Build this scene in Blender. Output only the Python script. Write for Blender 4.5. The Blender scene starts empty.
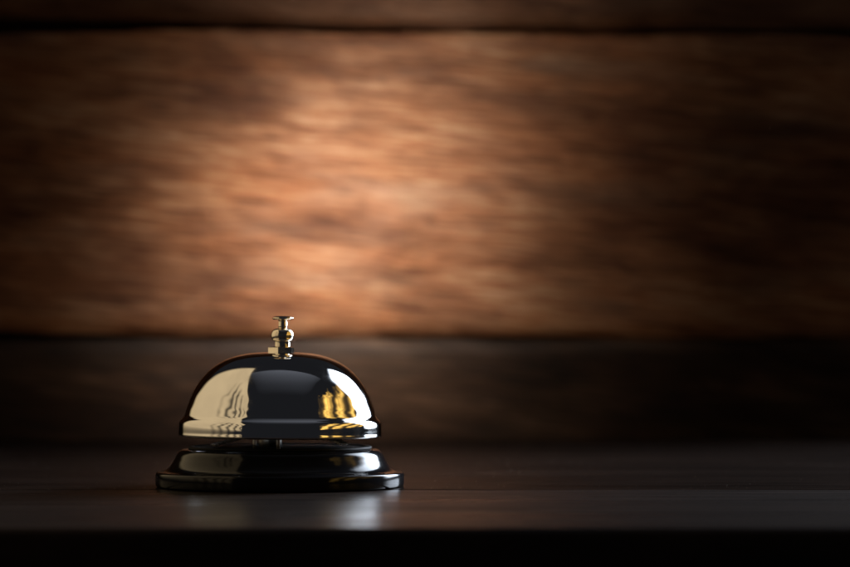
import bpy, bmesh, math, random
from mathutils import Vector, Matrix, noise

random.seed(7)
R = math.radians
scene = bpy.context.scene
col = scene.collection
PX = 0.11 / 318.75          # metres per photo pixel at the bell (0.345 mm)

# ------------------------------------------------------------------ camera
cam_d = bpy.data.cameras.new('camera')
cam = bpy.data.objects.new('camera', cam_d)
col.objects.link(cam)
scene.camera = cam
CAM_H = 152 * PX
cam.location = (145 * PX, -1.10, CAM_H)
cam.rotation_euler = (R(90), 0, 0)
cam_d.sensor_width = 36
cam_d.lens = 135
cam_d.shift_y = 51.5 / 850      # view-camera rise: verticals stay straight
cam_d.clip_start = 0.01
cam_d.clip_end = 50
cam_d.dof.use_dof = True
cam_d.dof.focus_distance = 1.075
cam_d.dof.aperture_fstop = 11.5
cam_d.dof.aperture_blades = 9

# ------------------------------------------------------------------ world: dim studio
w = bpy.data.worlds.new('World')
scene.world = w
w.use_nodes = True
bg = w.node_tree.nodes['Background']
bg.inputs['Color'].default_value = (0.80, 0.84, 1.0, 1)
bg.inputs['Strength'].default_value = 0.014

# ------------------------------------------------------------------ lamps
def area_lamp(name, centre, xaxis, normal, sx, sy, power, color, spread=180, nodes=None):
    """rectangular softbox: xaxis along its width, normal = the way it shines"""
    d = bpy.data.lights.new(name, 'AREA')
    d.shape = 'RECTANGLE'
    d.size, d.size_y = sx, sy
    d.energy = power
    d.color = color
    d.spread = R(spread)
    o = bpy.data.objects.new(name, d)
    col.objects.link(o)
    n = Vector(normal).normalized()
    x = Vector(xaxis).normalized()
    z = -n
    x = (x - z * x.dot(z)).normalized()
    y = z.cross(x)
    m = Matrix((x, y, z)).transposed().to_4x4()
    m.translation = Vector(centre)
    o.matrix_world = m
    if nodes:
        nodes(d)
    return o

def radiance(L, sx, sy):        # lamp power that shows as radiance L
    return L * math.pi * sx * sy

def lamp_math(nt, op, a, b=None, c=None):
    m = nt.nodes.new('ShaderNodeMath')
    m.operation = op
    m.use_clamp = op == 'MULTIPLY_ADD'
    for i, v in enumerate((a, b, c)):
        if v is None:
            continue
        if hasattr(v, 'links'):
            nt.links.new(v, m.inputs[i])
        else:
            m.inputs[i].default_value = v
    return m.outputs[0]

def lamp_noise(nt, vec, scale, detail=1.0, w=0.0):
    mp = nt.nodes.new('ShaderNodeMapping')
    mp.inputs['Scale'].default_value = scale
    mp.inputs['Location'].default_value = (w, w * 1.7, 0)
    nt.links.new(vec, mp.inputs['Vector'])
    ns = nt.nodes.new('ShaderNodeTexNoise')
    ns.inputs['Scale'].default_value = 1.0
    ns.inputs['Detail'].default_value = detail
    nt.links.new(mp.outputs['Vector'], ns.inputs['Vector'])
    return ns.outputs['Fac']

def lamp_uv(d):
    d.use_nodes = True
    nt = d.node_tree
    g = nt.nodes.new('ShaderNodeNewGeometry')
    sp = nt.nodes.new('ShaderNodeSeparateXYZ')
    nt.links.new(g.outputs['Parametric'], sp.inputs[0])
    return nt, nt.nodes['Emission'], g.outputs['Parametric'], sp.outputs[0], sp.outputs[1]

def crease_pattern(d):
    """softbox face: a little uneven, with dark crease lines drawn into the emission"""
    nt, em, uv, u, v = lamp_uv(d)
    L = lambda *a: lamp_math(nt, *a)
    ph = L('ADD', L('MULTIPLY', L('LOGARITHM', L('ADD', u, 0.02), math.e), 22.0),
           L('ADD', L('MULTIPLY', lamp_noise(nt, uv, (1.4, 3.2, 1), 1.5, 3.1), 14.0), L('MULTIPLY', v, 7.0)))
    wv = L('ADD', L('MULTIPLY', L('SINE', ph), 0.5), 0.5)
    wv = L('POWER', wv, 1.6)
    m = L('MULTIPLY', L('MULTIPLY_ADD', u, 9.0, -2.2), L('MULTIPLY_ADD', v, -5.0, 3.9))
    lev = L('SUBTRACT', 1.0, L('MULTIPLY', L('MULTIPLY', wv, m), 0.84))
    uneven = L('ADD', L('MULTIPLY', lamp_noise(nt, uv, (3, 3, 1), 2.0), 0.6), 0.70)
    nt.links.new(L('MULTIPLY', L('MULTIPLY', lev, uneven), soft_edges(nt, u, v, 30.0, 22.0)), em.inputs['Strength'])

def fold_glow(d):
    """hanging gold cloth: slanting bright and dull folds, ragged along the top"""
    nt, em, uv, u, v = lamp_uv(d)
    L = lambda *a: lamp_math(nt, *a)
    z = L('SUBTRACT', 0.66, L('MULTIPLY', v, 0.6))
    q = L('ADD', L('SUBTRACT', L('MULTIPLY', u, 1.1), 0.10), L('MULTIPLY', z, 1.3))
    ph = L('ADD', L('MULTIPLY', L('LOGARITHM', L('MAXIMUM', q, 0.02), math.e), 11.4),
           L('MULTIPLY', lamp_noise(nt, uv, (6.0, 5.0, 1), 2.0, 1.3), 4.5))
    wv = L('POWER', L('ADD', L('MULTIPLY', L('SINE', ph), 0.5), 0.5), 1.5)
    fine = L('ADD', L('MULTIPLY', lamp_noise(nt, uv, (13, 13, 1), 2.5, 5.0), 1.7), 0.0)
    top = L('MULTIPLY_ADD', L('ADD', L('SUBTRACT', L('MULTIPLY', q, 0.3), z), L('MULTIPLY', lamp_noise(nt, uv, (16, 6, 1), 1.0, 8.0), 0.22)), 11.0, 1.1)
    side = L('MULTIPLY_ADD', q, -5.0, 7.2)
    lev = L('ADD', L('MULTIPLY', L('MULTIPLY', wv, fine), 1.5), 0.04)
    nt.links.new(L('MULTIPLY', L('MULTIPLY', lev, top), side), em.inputs['Strength'])

def soft_edges(nt, u, v, ku, kv):
    L = lambda *a: lamp_math(nt, *a)
    a = L('MULTIPLY', L('MULTIPLY_ADD', u, ku, 0.0), L('MULTIPLY_ADD', u, -ku, ku))
    b = L('MULTIPLY', L('MULTIPLY_ADD', v, kv, 0.0), L('MULTIPLY_ADD', v, -kv, kv))
    return L('MULTIPLY', a, b)

def soft_strip(d):
    """softbox with a bright core and feathered sides"""
    nt, em, uv, u, v = lamp_uv(d)
    L = lambda *a: lamp_math(nt, *a)
    inner = L('POWER', L('MULTIPLY_ADD', u, -3.2, 3.2), 1.6)
    nt.links.new(L('MULTIPLY', soft_edges(nt, u, v, 14.0, 14.0), inner), em.inputs['Strength'])

def fade_y(d):
    """overhead fill lamp: brightest along its rear edge"""
    d.use_nodes = True
    nt = d.node_tree
    em = nt.nodes['Emission']
    g = nt.nodes.new('ShaderNodeNewGeometry')
    sp = nt.nodes.new('ShaderNodeSeparateXYZ')
    nt.links.new(g.outputs['Parametric'], sp.inputs[0])
    k = lamp_math(nt, 'POWER', sp.outputs[1], 1.8)
    e = lamp_math(nt, 'POWER', lamp_math(nt, 'SINE', lamp_math(nt, 'MULTIPLY', sp.outputs[0], 3.14159)), 0.6)
    nt.links.new(lamp_math(nt, 'MULTIPLY', k, e), em.inputs['Strength'])

# tall warm softbox on the left, its face turned from the wall; crease lines drawn into its brightness near one end
area_lamp('key_softbox', (-0.404, -0.255, 0.335), (-0.417, -0.909, 0), (0.909, -0.417, 0), 1.02, 0.66,
          radiance(0.62, 1.02, 0.66), (1.0, 0.75, 0.42), nodes=crease_pattern)
# narrow cool softbox behind on the right
area_lamp('rim_softbox', (0.475, 0.350, 0.335), (0.36, -0.48, 0), (-0.79, -0.57, -0.22), 0.40, 0.64,
          radiance(6.0, 0.40, 0.64), (0.76, 0.86, 1.0), spread=75, nodes=soft_strip)
# lamp standing in for a gold cloth reflector, face turned from the wall
area_lamp('gold_reflector_lamp', (0.5535, -0.233, 0.36), (0.43, -0.9, 0), (-0.9, -0.43, 0), 1.10, 0.60,
          radiance(1.2, 1.10, 0.60), (1.0, 0.58, 0.12), nodes=fold_glow)
# dim cool fill lamp, added overhead to tint the upper dome
area_lamp('overhead_fill', (0.10, -0.36, 1.0), (1, 0, 0), (0, 0, -1), 1.1, 0.96,
          radiance(0.13, 1.1, 0.96), (0.78, 0.84, 1.0), nodes=fade_y)
# snooted spot on the wall
SPOT = Vector((0.22, -0.05, 0.50))
AIM = Vector((0.003, 0.50, 0.108))
area_lamp('wall_spot', SPOT, (1, 0, 0), AIM - SPOT, 0.09, 0.09, 0.112, (1.0, 0.91, 0.83), spread=13.5)
# softer halo round the spot
area_lamp('wall_spot_halo', SPOT + Vector((0.022, -0.02, 0.012)), (1, 0, 0), AIM - SPOT, 0.14, 0.14, 0.075, (1.0, 0.86, 0.72), spread=21)

# ------------------------------------------------------------------ exposure / render
vs = scene.view_settings
vs.view_transform = 'Standard'
vs.look = 'None'
vs.exposure = 0
vs.gamma = 1
scene.render.engine = 'CYCLES'
scene.cycles.use_denoising = True
scene.cycles.max_bounces = 10
scene.cycles.glossy_bounces = 8
scene.cycles.sample_clamp_indirect = 4.0
scene.cycles.caustics_reflective = True
scene.cycles.blur_glossy = 0.3

# ------------------------------------------------------------------ helpers
def tag(o, label=None, cat=None, group=None, kind=None):
    for k, v in (('label', label), ('category', cat), ('group', group), ('kind', kind)):
        if v:
            o[k] = v
    return o

def empty(name, loc=(0, 0, 0)):
    o = bpy.data.objects.new(name, None)
    o.location = loc
    o.empty_display_size = 0.02
    col.objects.link(o)
    return o

def link_bm(name, bm, m, parent=None, smooth=True, loc=(0, 0, 0)):
    bmesh.ops.recalc_face_normals(bm, faces=bm.faces)
    me = bpy.data.meshes.new(name)
    bm.to_mesh(me)
    bm.free()
    for p in me.polygons:
        p.use_smooth = smooth
    o = bpy.data.objects.new(name, me)
    me.materials.append(m)
    o.location = loc
    if parent:
        o.parent = parent
    col.objects.link(o)
    return o

def smooth_profile(pts, sub=8):
    """Catmull-Rom through (r, z, sharp) points; a sharp point keeps its corner"""
    P = [(p[0], p[1]) for p in pts]
    sharp = [len(p) > 2 for p in pts]
    out = []
    for i in range(len(P) - 1):
        p1, p2 = Vector(P[i]), Vector(P[i + 1])
        p0 = Vector(P[i - 1]) if i > 0 and not sharp[i] else p1 * 2 - p2
        p3 = Vector(P[i + 2]) if i + 2 < len(P) and not sharp[i + 1] else p2 * 2 - p1
        d = (p2 - p1).length
        a0 = max((p1 - p0).length, 1e-6) ** 0.5
        a1 = max(d, 1e-6) ** 0.5
        a2 = max((p3 - p2).length, 1e-6) ** 0.5
        t0, t1 = 0, a0
        t2 = t1 + a1
        t3 = t2 + a2
        for k in range(sub):
            t = t1 + (t2 - t1) * k / sub
            A1 = p0 * ((t1 - t) / (t1 - t0)) + p1 * ((t - t0) / (t1 - t0))
            A2 = p1 * ((t2 - t) / (t2 - t1)) + p2 * ((t - t1) / (t2 - t1))
            A3 = p2 * ((t3 - t) / (t3 - t2)) + p3 * ((t - t2) / (t3 - t2))
            B1 = A1 * ((t2 - t) / (t2 - t0)) + A2 * ((t - t0) / (t2 - t0))
            B2 = A2 * ((t3 - t) / (t3 - t1)) + A3 * ((t - t1) / (t3 - t1))
            C = B1 * ((t2 - t) / (t2 - t1)) + B2 * ((t - t1) / (t2 - t1))
            out.append((max(C.x, 0.0), C.y))
    out.append(P[-1])
    return out

def lathe(prof, seg=96, scale=PX, closed=False, off=(0, 0)):
    """spin (r, z) pixels round Z; r = 0 ends become one vertex"""
    bm = bmesh.new()
    rings = []
    for r, z in prof:
        if r < 1e-4:
            rings.append([bm.verts.new((off[0] * scale, off[1] * scale, z * scale))])
        else:
            rings.append([bm.verts.new(((off[0] + r * math.cos(2 * math.pi * k / seg)) * scale,
                                        (off[1] + r * math.sin(2 * math.pi * k / seg)) * scale, z * scale)) for k in range(seg)])
    pairs = list(zip(rings, rings[1:]))
    if closed:
        pairs.append((rings[-1], rings[0]))
    for a, b in pairs:
        for k in range(seg):
            j = (k + 1) % seg
            if len(a) == 1 and len(b) == 1:
                continue
            if len(a) == 1:
                bm.faces.new((a[0], b[j], b[k]))
            elif len(b) == 1:
                bm.faces.new((a[k], a[j], b[0]))
            else:
                bm.faces.new((a[k], a[j], b[j], b[k]))
    return bm

# ------------------------------------------------------------------ materials
class NT:
    def __init__(self, name):
        self.m = bpy.data.materials.new(name)
        self.m.use_nodes = True
        self.nt = self.m.node_tree
        self.b = self.nt.nodes['Principled BSDF']
    def n(self, kind, **kw):
        nd = self.nt.nodes.new(kind)
        for k, v in kw.items():
            if k.startswith('_'):
                setattr(nd, k[1:], v)
            else:
                nd.inputs[k.replace('__', ' ')].default_value = v
        return nd
    def l(self, a, b):
        self.nt.links.new(a, b)
    def ramp(self, fac, stops):
        r = self.nt.nodes.new('ShaderNodeValToRGB')
        e = r.color_ramp.elements
        while len(e) < len(stops):
            e.new(0.5)
        for el, (p, c) in zip(e, stops):
            el.position = p
            el.color = (*c, 1) if len(c) == 3 else c
        self.l(fac, r.inputs['Fac'])
        return r.outputs['Color']
    def mix(self, fac, a, b, mode='MIX'):
        x = self.nt.nodes.new('ShaderNodeMix')
        x.data_type = 'RGBA'
        x.blend_type = mode
        for s, v in ((x.inputs['Factor'], fac), (x.inputs['A'], a), (x.inputs['B'], b)):
            if hasattr(v, 'links'):
                self.l(v, s)
            else:
                s.default_value = v if isinstance(v, (int, float)) else (*v, 1)
        return x.outputs['Result']

def grain_vec(t, scale, rot=0.0, seed=0.0):
    tc = t.n('ShaderNodeTexCoord')
    rt = t.n('ShaderNodeMapping')
    rt.inputs['Rotation'].default_value = (0, rot, 0)      # slant first, stretch after
    mp = t.n('ShaderNodeMapping')
    mp.inputs['Scale'].default_value = scale
    mp.inputs['Location'].default_value = (seed, seed * 0.7, seed * 1.3)
    t.l(tc.outputs['Object'], rt.inputs['Vector'])
    t.l(rt.outputs['Vector'], mp.inputs['Vector'])
    return mp.outputs['Vector']

def wall_wood(name, seed, dark, mid, light, grey):
    """old rough-sawn board: long fibres, slanting saw marks, grey weathered patches"""
    t = NT(name)
    fib = t.n('ShaderNodeTexNoise', Scale=1.0, Detail=4.0, Roughness=0.6, Distortion=1.1)
    t.l(grain_vec(t, (22, 22, 440), R(-3), seed), fib.inputs['Vector'])
    saw = t.n('ShaderNodeTexNoise', Scale=1.0, Detail=3.0, Roughness=0.55, Distortion=1.2)
    t.l(grain_vec(t, (30, 30, 400), R(-9), seed + 3), saw.inputs['Vector'])
    blot = t.n('ShaderNodeTexNoise', Scale=1.0, Detail=3.0, Roughness=0.6, Distortion=0.5)
    t.l(grain_vec(t, (13, 13, 48), R(-4), seed + 9), blot.inputs['Vector'])
    patch = t.n('ShaderNodeTexNoise', Scale=1.0, Detail=4.0, Roughness=0.65)
    t.l(grain_vec(t, (7, 7, 30), 0, seed + 17), patch.inputs['Vector'])
    g = t.mix(0.45, fib.outputs['Fac'], saw.outputs['Fac'])
    g = t.mix(0.30, g, blot.outputs['Fac'])
    c = t.ramp(g, [(0.37, dark), (0.5, mid), (0.64, light)])
    pm = t.ramp(patch.outputs['Fac'], [(0.52, (0, 0, 0)), (0.70, (0.55, 0.55, 0.55))])
    c = t.mix(pm, c, grey)
    stain = t.n('ShaderNodeTexNoise', Scale=1.0, Detail=5.0, Roughness=0.6, Distortion=0.6)
    t.l(grain_vec(t, (8, 8, 24), R(-5), seed + 31), stain.inputs['Vector'])
    c = t.mix(1.0, c, t.ramp(stain.outputs['Fac'], [(0.40, (0.46, 0.40, 0.36)), (0.56, (1, 1, 1))]), 'MULTIPLY')
    hue = t.n('ShaderNodeTexNoise', Scale=1.0, Detail=3.0, Roughness=0.6)
    t.l(grain_vec(t, (10, 10, 40), R(-6), seed + 43), hue.inputs['Vector'])
    c = t.mix(1.0, c, t.ramp(hue.outputs['Fac'], [(0.42, (1.0, 1.0, 1.0)), (0.60, (0.97, 0.86, 0.74))]), 'MULTIPLY')
    t.l(c, t.b.inputs['Base Color'])
    t.b.inputs['Roughness'].default_value = 0.62
    t.b.inputs['Specular IOR Level'].default_value = 0.25
    bp = t.n('ShaderNodeBump', Strength=0.5, Distance=0.0012)
    t.l(g, bp.inputs['Height'])
    t.l(bp.outputs['Normal'], t.b.inputs['Normal'])
    return t.m

def table_wood(name, seed, gloss, wax):
    """dark stained, waxed board with worn gloss"""
    t = NT(name)
    fib = t.n('ShaderNodeTexNoise', Scale=1.0, Detail=7.0, Roughness=0.65, Distortion=0.6)
    t.l(grain_vec(t, (9, 260, 60), 0, seed), fib.inputs['Vector'])
    blot = t.n('ShaderNodeTexNoise', Scale=1.0, Detail=3.0, Roughness=0.6)
    t.l(grain_vec(t, (7, 22, 10), 0, seed + 5), blot.inputs['Vector'])
    g = t.mix(0.45, fib.outputs['Fac'], blot.outputs['Fac'])
    c = t.ramp(g, [(0.35, (0.005, 0.0035, 0.003)), (0.52, (0.014, 0.009, 0.007)), (0.68, (0.032, 0.020, 0.015))])
    t.l(c, t.b.inputs['Base Color'])
    r = t.ramp(g, [(0.3, (gloss,) * 3), (0.7, (gloss + 0.14,) * 3)])
    t.l(r, t.b.inputs['Roughness'])
    t.b.inputs['Specular IOR Level'].default_value = 0.4
    bp = t.n('ShaderNodeBump', Strength=0.10, Distance=0.0003)
    t.l(fib.outputs['Fac'], bp.inputs['Height'])
    t.l(bp.outputs['Normal'], t.b.inputs['Normal'])
    # wax worn through in places: bare dull wood shows between the glossy areas
    df = t.n('ShaderNodeBsdfDiffuse', Roughness=0.6)
    t.l(c, df.inputs['Color'])
    wear = t.ramp(blot.outputs['Fac'], [(0.35, (wax,) * 3), (0.7, (wax * 0.6,) * 3)])
    mx = t.n('ShaderNodeMixShader')
    t.l(wear, mx.inputs[0])
    t.l(df.outputs[0], mx.inputs[1])
    t.l(t.b.outputs[0], mx.inputs[2])
    t.l(mx.outputs[0], t.nt.nodes['Material Output'].inputs['Surface'])
    return t.m

def metal(name, color, rough, wob=0.0):
    t = NT(name)
    t.b.inputs['Base Color'].default_value = (*color, 1)
    t.b.inputs['Metallic'].default_value = 1
    ns = t.n('ShaderNodeTexNoise', Scale=900.0, Detail=3.0)
    tc = t.n('ShaderNodeTexCoord')
    t.l(tc.outputs['Object'], ns.inputs['Vector'])
    r = t.ramp(ns.outputs['Fac'], [(0.3, (rough * 0.7,) * 3), (0.75, (rough * 1.6,) * 3)])
    sm = t.n('ShaderNodeTexNoise', Scale=55.0, Detail=4.0, Roughness=0.7)       # finger smears
    t.l(tc.outputs['Object'], sm.inputs['Vector'])
    smf = t.ramp(sm.outputs['Fac'], [(0.50, (0, 0, 0)), (0.72, (1, 1, 1))])
    t.l(t.mix(smf, r, (min(1, rough * 3.2 + 0.03),) * 3), t.b.inputs['Roughness'])
    if wob:
        nb = t.n('ShaderNodeTexNoise', Scale=70.0, Detail=1.0)
        t.l(tc.outputs['Object'], nb.inputs['Vector'])
        bp = t.n('ShaderNodeBump', Strength=wob, Distance=0.0004)
        t.l(nb.outputs['Fac'], bp.inputs['Height'])
        t.l(bp.outputs['Normal'], t.b.inputs['Normal'])
    return t.m

def lacquer(name, color, rough):
    t = NT(name)
    t.b.inputs['Base Color'].default_value = (*color, 1)
    t.b.inputs['Roughness'].default_value = rough
    t.b.inputs['IOR'].default_value = 1.31
    tc = t.n('ShaderNodeTexCoord')
    nb = t.n('ShaderNodeTexNoise', Scale=160.0, Detail=2.0)
    t.l(tc.outputs['Object'], nb.inputs['Vector'])
    bp = t.n('ShaderNodeBump', Strength=0.12, Distance=0.0003)
    t.l(nb.outputs['Fac'], bp.inputs['Height'])
    t.l(bp.outputs['Normal'], t.b.inputs['Normal'])
    return t.m

def plain(name, color, rough):
    t = NT(name)
    ns = t.n('ShaderNodeTexNoise', Scale=60.0, Detail=3.0)
    c = t.ramp(ns.outputs['Fac'], [(0.3, tuple(v * 0.75 for v in color)), (0.7, tuple(min(1, v * 1.2) for v in color))])
    t.l(c, t.b.inputs['Base Color'])
    t.b.inputs['Roughness'].default_value = rough
    return t.m

M_chrome = metal('polished_chrome', (0.80, 0.79, 0.78), 0.035, 0.06)
M_nickel = metal('warm_nickel', (0.86, 0.79, 0.67), 0.09)
M_satin = metal('satin_chrome', (0.80, 0.78, 0.74), 0.30)
M_steel = metal('dark_steel', (0.30, 0.29, 0.28), 0.25)
M_black = lacquer('black_lacquer', (0.006, 0.006, 0.007), 0.10)
M_felt = plain('matt_black_plate', (0.010, 0.010, 0.010), 0.6)
M_felt.node_tree.nodes['Principled BSDF'].inputs['Specular IOR Level'].default_value = 0.08

# ------------------------------------------------------------------ wall of old boards
WALL_Y = 0.50
wall = empty('wall', (0, WALL_Y, 0))
tag(wall, kind='structure')
bm = bmesh.new()
bmesh.ops.create_cube(bm, size=1, matrix=Matrix.Translation((-0.14, 0.040, 0.158)) @ Matrix.Diagonal((0.87, 0.012, 0.375, 1)))
link_bm('backing', bm, plain('wall_backing', (0.03, 0.019, 0.013), 0.9), wall, False)

def board_mesh(x0, x1, z0, z1, y_front, depth, seed, e_amp=0.0016, nx=90, nz=10, slope=0.0):
    """plank with wavering sawn edges and a slightly cupped face"""
    bm = bmesh.new()
    VS = [0, .008, .018, .032, .055, .09, .2, .35, .5, .65, .8, .91, .945, .968, .982, .992, 1]
    nz = len(VS) - 1
    def edge(x, s, amp):
        return amp * (noise.noise(Vector((x * 9, s, 0))) * 1.6 + noise.noise(Vector((x * 40, s, 3))) * 0.6)
    grid = []
    for i in range(nx + 1):
        x = x0 + (x1 - x0) * i / nx
        lo = z0 + edge(x, seed, e_amp) + slope * x
        hi = z1 + edge(x, seed + 20, e_amp) + slope * x
        colv = []
        for k in range(nz + 1):
            v = VS[k]
            e = min(v, 1 - v) * (hi - lo)          # distance from the worn edge
            wr = 0.009 + 0.005 * noise.noise(Vector((x * 11, seed, v)))
            inset = 0.0035 * max(0.0, 1 - e / wr) ** 2.2
            y = y_front + inset + 0.0007 * noise.noise(Vector((x * 14, v * 4, seed)))
            colv.append(bm.verts.new((x, y, lo + (hi - lo) * v)))
        grid.append(colv)
    back = [(bm.verts.new((c[0].co.x, y_front + depth, c[0].co.z)), bm.verts.new((c[-1].co.x, y_front + depth, c[-1].co.z))) for c in grid]
    for i in range(nx):
        a, b = grid[i], grid[i + 1]
        for k in range(nz):
            bm.faces.new((a[k], b[k], b[k + 1], a[k + 1]))
        bm.faces.new((back[i][0], back[i + 1][0], b[0], a[0]))
        bm.faces.new((a[-1], b[-1], back[i + 1][1], back[i][1]))
        bm.faces.new((back[i][1], back[i + 1][1], back[i + 1][0], back[i][0]))
    for i in (0, nx):
        bm.faces.new([*grid[i], back[i][1], back[i][0]])
    return bm

X0, X1 = -0.58, 0.30
W_main = wall_wood('board_brown', 1.3, (0.070, 0.023, 0.009), (0.25, 0.108, 0.048), (0.48, 0.28, 0.165), (0.27, 0.18, 0.13))
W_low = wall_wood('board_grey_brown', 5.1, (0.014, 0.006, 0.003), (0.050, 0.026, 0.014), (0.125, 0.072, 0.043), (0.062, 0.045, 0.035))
W_top = wall_wood('board_red_brown', 8.4, (0.10, 0.042, 0.022), (0.24, 0.118, 0.064), (0.38, 0.22, 0.14), (0.24, 0.16, 0.12))
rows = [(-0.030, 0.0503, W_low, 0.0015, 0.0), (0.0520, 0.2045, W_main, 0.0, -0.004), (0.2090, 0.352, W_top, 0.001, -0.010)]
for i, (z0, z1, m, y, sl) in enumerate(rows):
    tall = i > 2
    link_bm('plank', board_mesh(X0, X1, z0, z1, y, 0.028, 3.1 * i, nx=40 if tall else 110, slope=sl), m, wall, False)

# ------------------------------------------------------------------ table of three dark boards
table = empty('wooden_table', (0, 0, -0.045))
tag(table, 'dark stained wooden table top of long boards under the desk bell', 'table')
def table_board(y0, y1, seed, front_round):
    bm = bmesh.new()
    nx, r = 60, (0.003 if front_round else 0.0009)
    secs = []
    for i in range(nx + 1):
        x = -0.52 + 1.02 * i / nx
        j = 0.0005 * noise.noise(Vector((x * 22, seed, 0)))
        dz = 0.00025 * noise.noise(Vector((x * 12, seed, 5)))
        pts = [(y0, -0.045)]
        for k in range(5):
            a = math.pi / 2 * k / 4
            pts.append((y0 + j + r - r * math.cos(a), -r + r * math.sin(a) + dz))
        rb = 0.0009
        for k in range(4):
            a = math.pi / 2 * k / 3
            pts.append((y1 + j * 0.6 - rb + rb * math.sin(a), -rb + rb * math.cos(a) + dz))
        pts.append((y1, -0.045))
        secs.append([bm.verts.new((x, p[0], p[1] + 0.045)) for p in pts])
    n = len(secs[0])
    for a, b in zip(secs, secs[1:]):
        for k in range(n):
            bm.faces.new((a[k], b[k], b[(k + 1) % n], a[(k + 1) % n]))
    bm.faces.new(secs[0]); bm.faces.new(secs[-1])
    return bm
for k, (y0, y1) in enumerate(((-0.235, -0.0205), (-0.0195, 0.330), (0.3312, 0.495))):
    link_bm('board', table_board(y0, y1, 2.7 * k + 1, k == 0), table_wood('table_board_wood', 3.3 * k + 0.4, (0.22, 0.15, 0.16)[k], (0.74, 0.56, 0.48)[k]), table, False)

# ------------------------------------------------------------------ the bell
bell = empty('desk_bell', (0, 0, 0.0003))
tag(bell, 'chrome call bell with push button on a flared black base, standing on dark table', 'bell')

base_prof = smooth_profile([(0, 0.0, 1), (118, 0.0, 1), (123.2, 0.4), (124, 1.7), (124, 11.8), (123.5, 13.6), (121.9, 14.7), (118.0, 15.2), (114.6, 16.2),
                            (111.2, 18.6), (108.0, 22.4), (104.7, 28.0), (101.7, 33.6), (98.4, 36.6), (94.5, 37.4), (88, 37.0, 1), (0, 37.0)], 6)
base = link_bm('base', lathe(base_prof, 160), M_black, bell)
plate_prof = smooth_profile([(0, 37.3, 1), (84.0, 37.3, 1), (84.0, 39.2, 1), (0, 39.2)], 2)
link_bm('top_plate', lathe(plate_prof, 160), M_felt, base)
rim_prof = smooth_profile([(85, 37.2, 1), (90.4, 37.2, 1), (91.6, 38.0), (91.6, 39.6), (90.4, 40.4), (86.5, 40.4, 1), (85, 39.4, 1)], 4)
link_bm('plate_rim', lathe(rim_prof, 160, closed=True), M_felt, base)

dome_prof = smooth_profile([
    (97.6, 50.4, 1), (99.6, 49.6), (101.2, 50.6), (101.2, 54), (101.1, 60.5), (100.6, 63.8), (99.3, 66.2), (97.4, 68.2), (95.9, 70.2), (94.8, 73.2), (93.4, 78.2),
    (91.0, 84.5), (87.8, 92.5), (83.6, 100.0), (78.4, 107.5), (72.0, 114.6), (64.0, 121.0), (54.0, 126.6), (43.0, 130.4), (30.0, 132.9), (15.0, 134.0), (0, 134.2)], 6)
inner = [(0, 132.0), (30, 130.7), (43, 128.2), (54, 124.4), (64, 118.8), (72, 112.2), (78.4, 105), (83.6, 96), (87.8, 88), (91, 80), (92.6, 70), (95, 66), (98.2, 62), (98.6, 54)]
dome = link_bm('dome', lathe(dome_prof + inner, 192, closed=True), M_chrome, bell)
# the dome sits a hair out of true
dome.rotation_euler = (0, R(0.35), 0)

FX, FY = 2.4, 0.0        # the plunger stands slightly off centre
# hexagon nut
bm = bmesh.new()
rn, zb, zt = 13.6, 133.0, 139.4
def hexring(r, z):
    return [bm.verts.new(((1.2 + r * math.sin(R(a))) * PX, -r * math.cos(R(a)) * PX, z * PX)) for a in (-71, -11, 49, 109, 169, 229)]
rings = [hexring(rn - 1.0, zb), hexring(rn, zb + 0.7), hexring(rn, zt - 0.7), hexring(rn - 1.0, zt)]
for a, b in zip(rings, rings[1:]):
    for k in range(6):
        bm.faces.new((a[k], a[(k + 1) % 6], b[(k + 1) % 6], b[k]))
bm.faces.new(rings[0]); bm.faces.new(rings[-1])
link_bm('nut', bm, M_nickel, bell, False)
sleeve_prof = smooth_profile([(0, 139.0, 1), (7.8, 139.0, 1), (7.8, 144.2), (7.9, 145.0, 1), (9.6, 145.6), (10.9, 147.6), (11.4, 150.6), (11.0, 153.6), (9.6, 156.0), (7.0, 157.6), (4.8, 158.0, 1), (0, 158.0)], 5)
sleeve = link_bm('sleeve', lathe(sleeve_prof, 72, off=(FX, FY)), M_nickel, bell)
stem_prof = smooth_profile([(0, 157.0, 1), (4.4, 157.0, 1), (4.4, 166.8, 1), (0, 166.8)], 3)
btn_prof = smooth_profile([(0, 166.4, 1), (5.0, 166.4), (9.6, 166.7), (10.8, 167.6), (10.6, 168.6), (8.5, 169.6), (4.5, 170.3), (0, 170.5)], 5)
button = link_bm('button', lathe(btn_prof, 72, off=(FX + 0.6, FY)), M_nickel, bell)
link_bm('stem', lathe(stem_prof, 48, off=(FX + 0.4, FY)), M_nickel, button)

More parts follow.
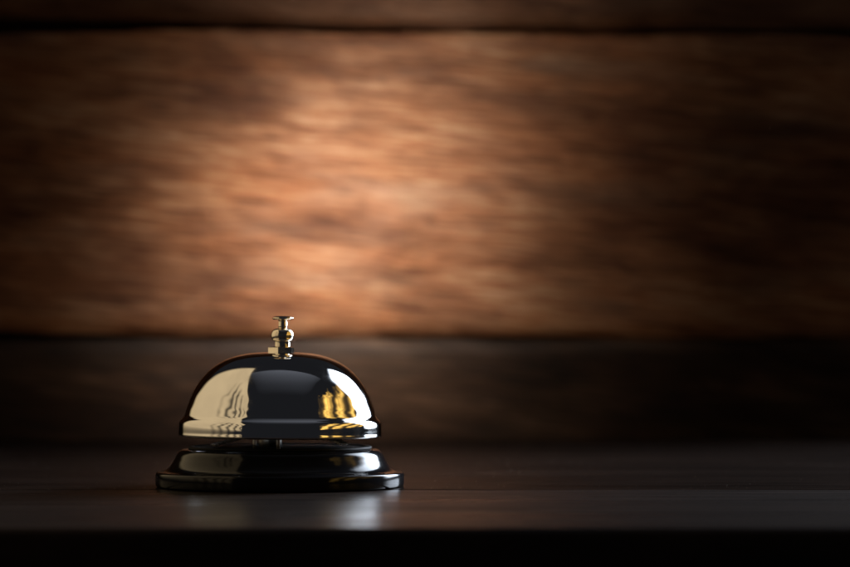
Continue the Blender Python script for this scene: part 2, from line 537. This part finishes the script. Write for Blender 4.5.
# striking mechanism under the dome
post_prof = smooth_profile([(0, 39.4, 1), (11.6, 39.4, 1), (11.6, 56.0, 1), (4.5, 57.5, 1), (4.5, 131.5, 1), (0, 131.5)], 3)
link_bm('post', lathe(post_prof, 56, off=(-10, 6)), M_satin, bell)
def bar(p0, p1, wdt, th):
    """flat bent strip between pixel points"""
    bm = bmesh.new()
    p0, p1 = Vector(p0) * PX, Vector(p1) * PX
    d = (p1 - p0).normalized()
    s = d.cross(Vector((0, 0, 1))).normalized() * wdt * PX / 2
    u = s.cross(d).normalized() * th * PX / 2
    vs_ = []
    for p in (p0, p1):
        vs_.append([bm.verts.new(p + a * s + b * u) for a, b in ((-1, -1), (1, -1), (1, 1), (-1, 1))])
    for k in range(4):
        bm.faces.new((vs_[0][k], vs_[0][(k + 1) % 4], vs_[1][(k + 1) % 4], vs_[1][k]))
    bm.faces.new(vs_[0]); bm.faces.new(vs_[1])
    bmesh.ops.bevel(bm, geom=list(bm.edges), offset=0.5 * PX, segments=2, affect='EDGES')
    return bm
for px_ in (-21.5, 1.5):
    pin = smooth_profile([(0, 39.3, 1), (1.9, 39.3, 1), (1.9, 58.0, 1), (0, 58.0)], 3)
    link_bm('bracket_pin', lathe(pin, 24, off=(px_, -70)), M_satin, bell)
lever = link_bm('lever', bar((-66, -20, 41.5), (-22, 4, 53), 12, 2.2), M_steel, bell, False)
link_bm('striker', lathe(smooth_profile([(0, 50, 1), (6, 50.5), (8, 56), (6, 61.5), (0, 62)], 5), 32, off=(-26, 30)), M_steel, lever)
link_bm('spring_arm', bar((66, -22, 42.5), (36, 4, 54), 13, 2.0), M_steel, bell, False)

# ------------------------------------------------------------------ dust on the table
bm = bmesh.new()
rd = random.Random(4)
n = 0
while n < 3600:
    y = rd.uniform(-0.22, 0.47)
    x = rd.uniform(-0.24, 0.33)
    if x * x + y * y < 0.046 ** 2 or abs(y + 0.02) < 0.001 or abs(y - 0.3306) < 0.0015:
        continue
    if noise.noise(Vector((x * 14, y * 8, 1))) < rd.uniform(-0.5, 0.5):
        continue
    s = 0.000065 * math.exp(min(rd.gauss(0, 0.4), 0.6))
    a = rd.uniform(0, math.pi)
    l = s * rd.uniform(1, 2.2)
    c, sn = math.cos(a), math.sin(a)
    v = [bm.verts.new((x + dx * c - dy * sn, y + dx * sn + dy * c, 0.0002 + dz)) for dx, dy, dz in
         ((-l, 0, s * .5), (0, -s, s * .4), (l, 0, s * .6), (0, s, s * .4), (0, 0, s * 1.3), (0, 0, 0))]
    for i in range(4):
        bm.faces.new((v[i], v[(i + 1) % 4], v[4]))
        bm.faces.new((v[(i + 1) % 4], v[i], v[5]))
    n += 1
dust = link_bm('dust', bm, plain('pale_dust', (0.32, 0.30, 0.29), 0.8), None, False)
tag(dust, 'fine pale dust specks scattered over the dark table top', 'dust', kind='stuff')
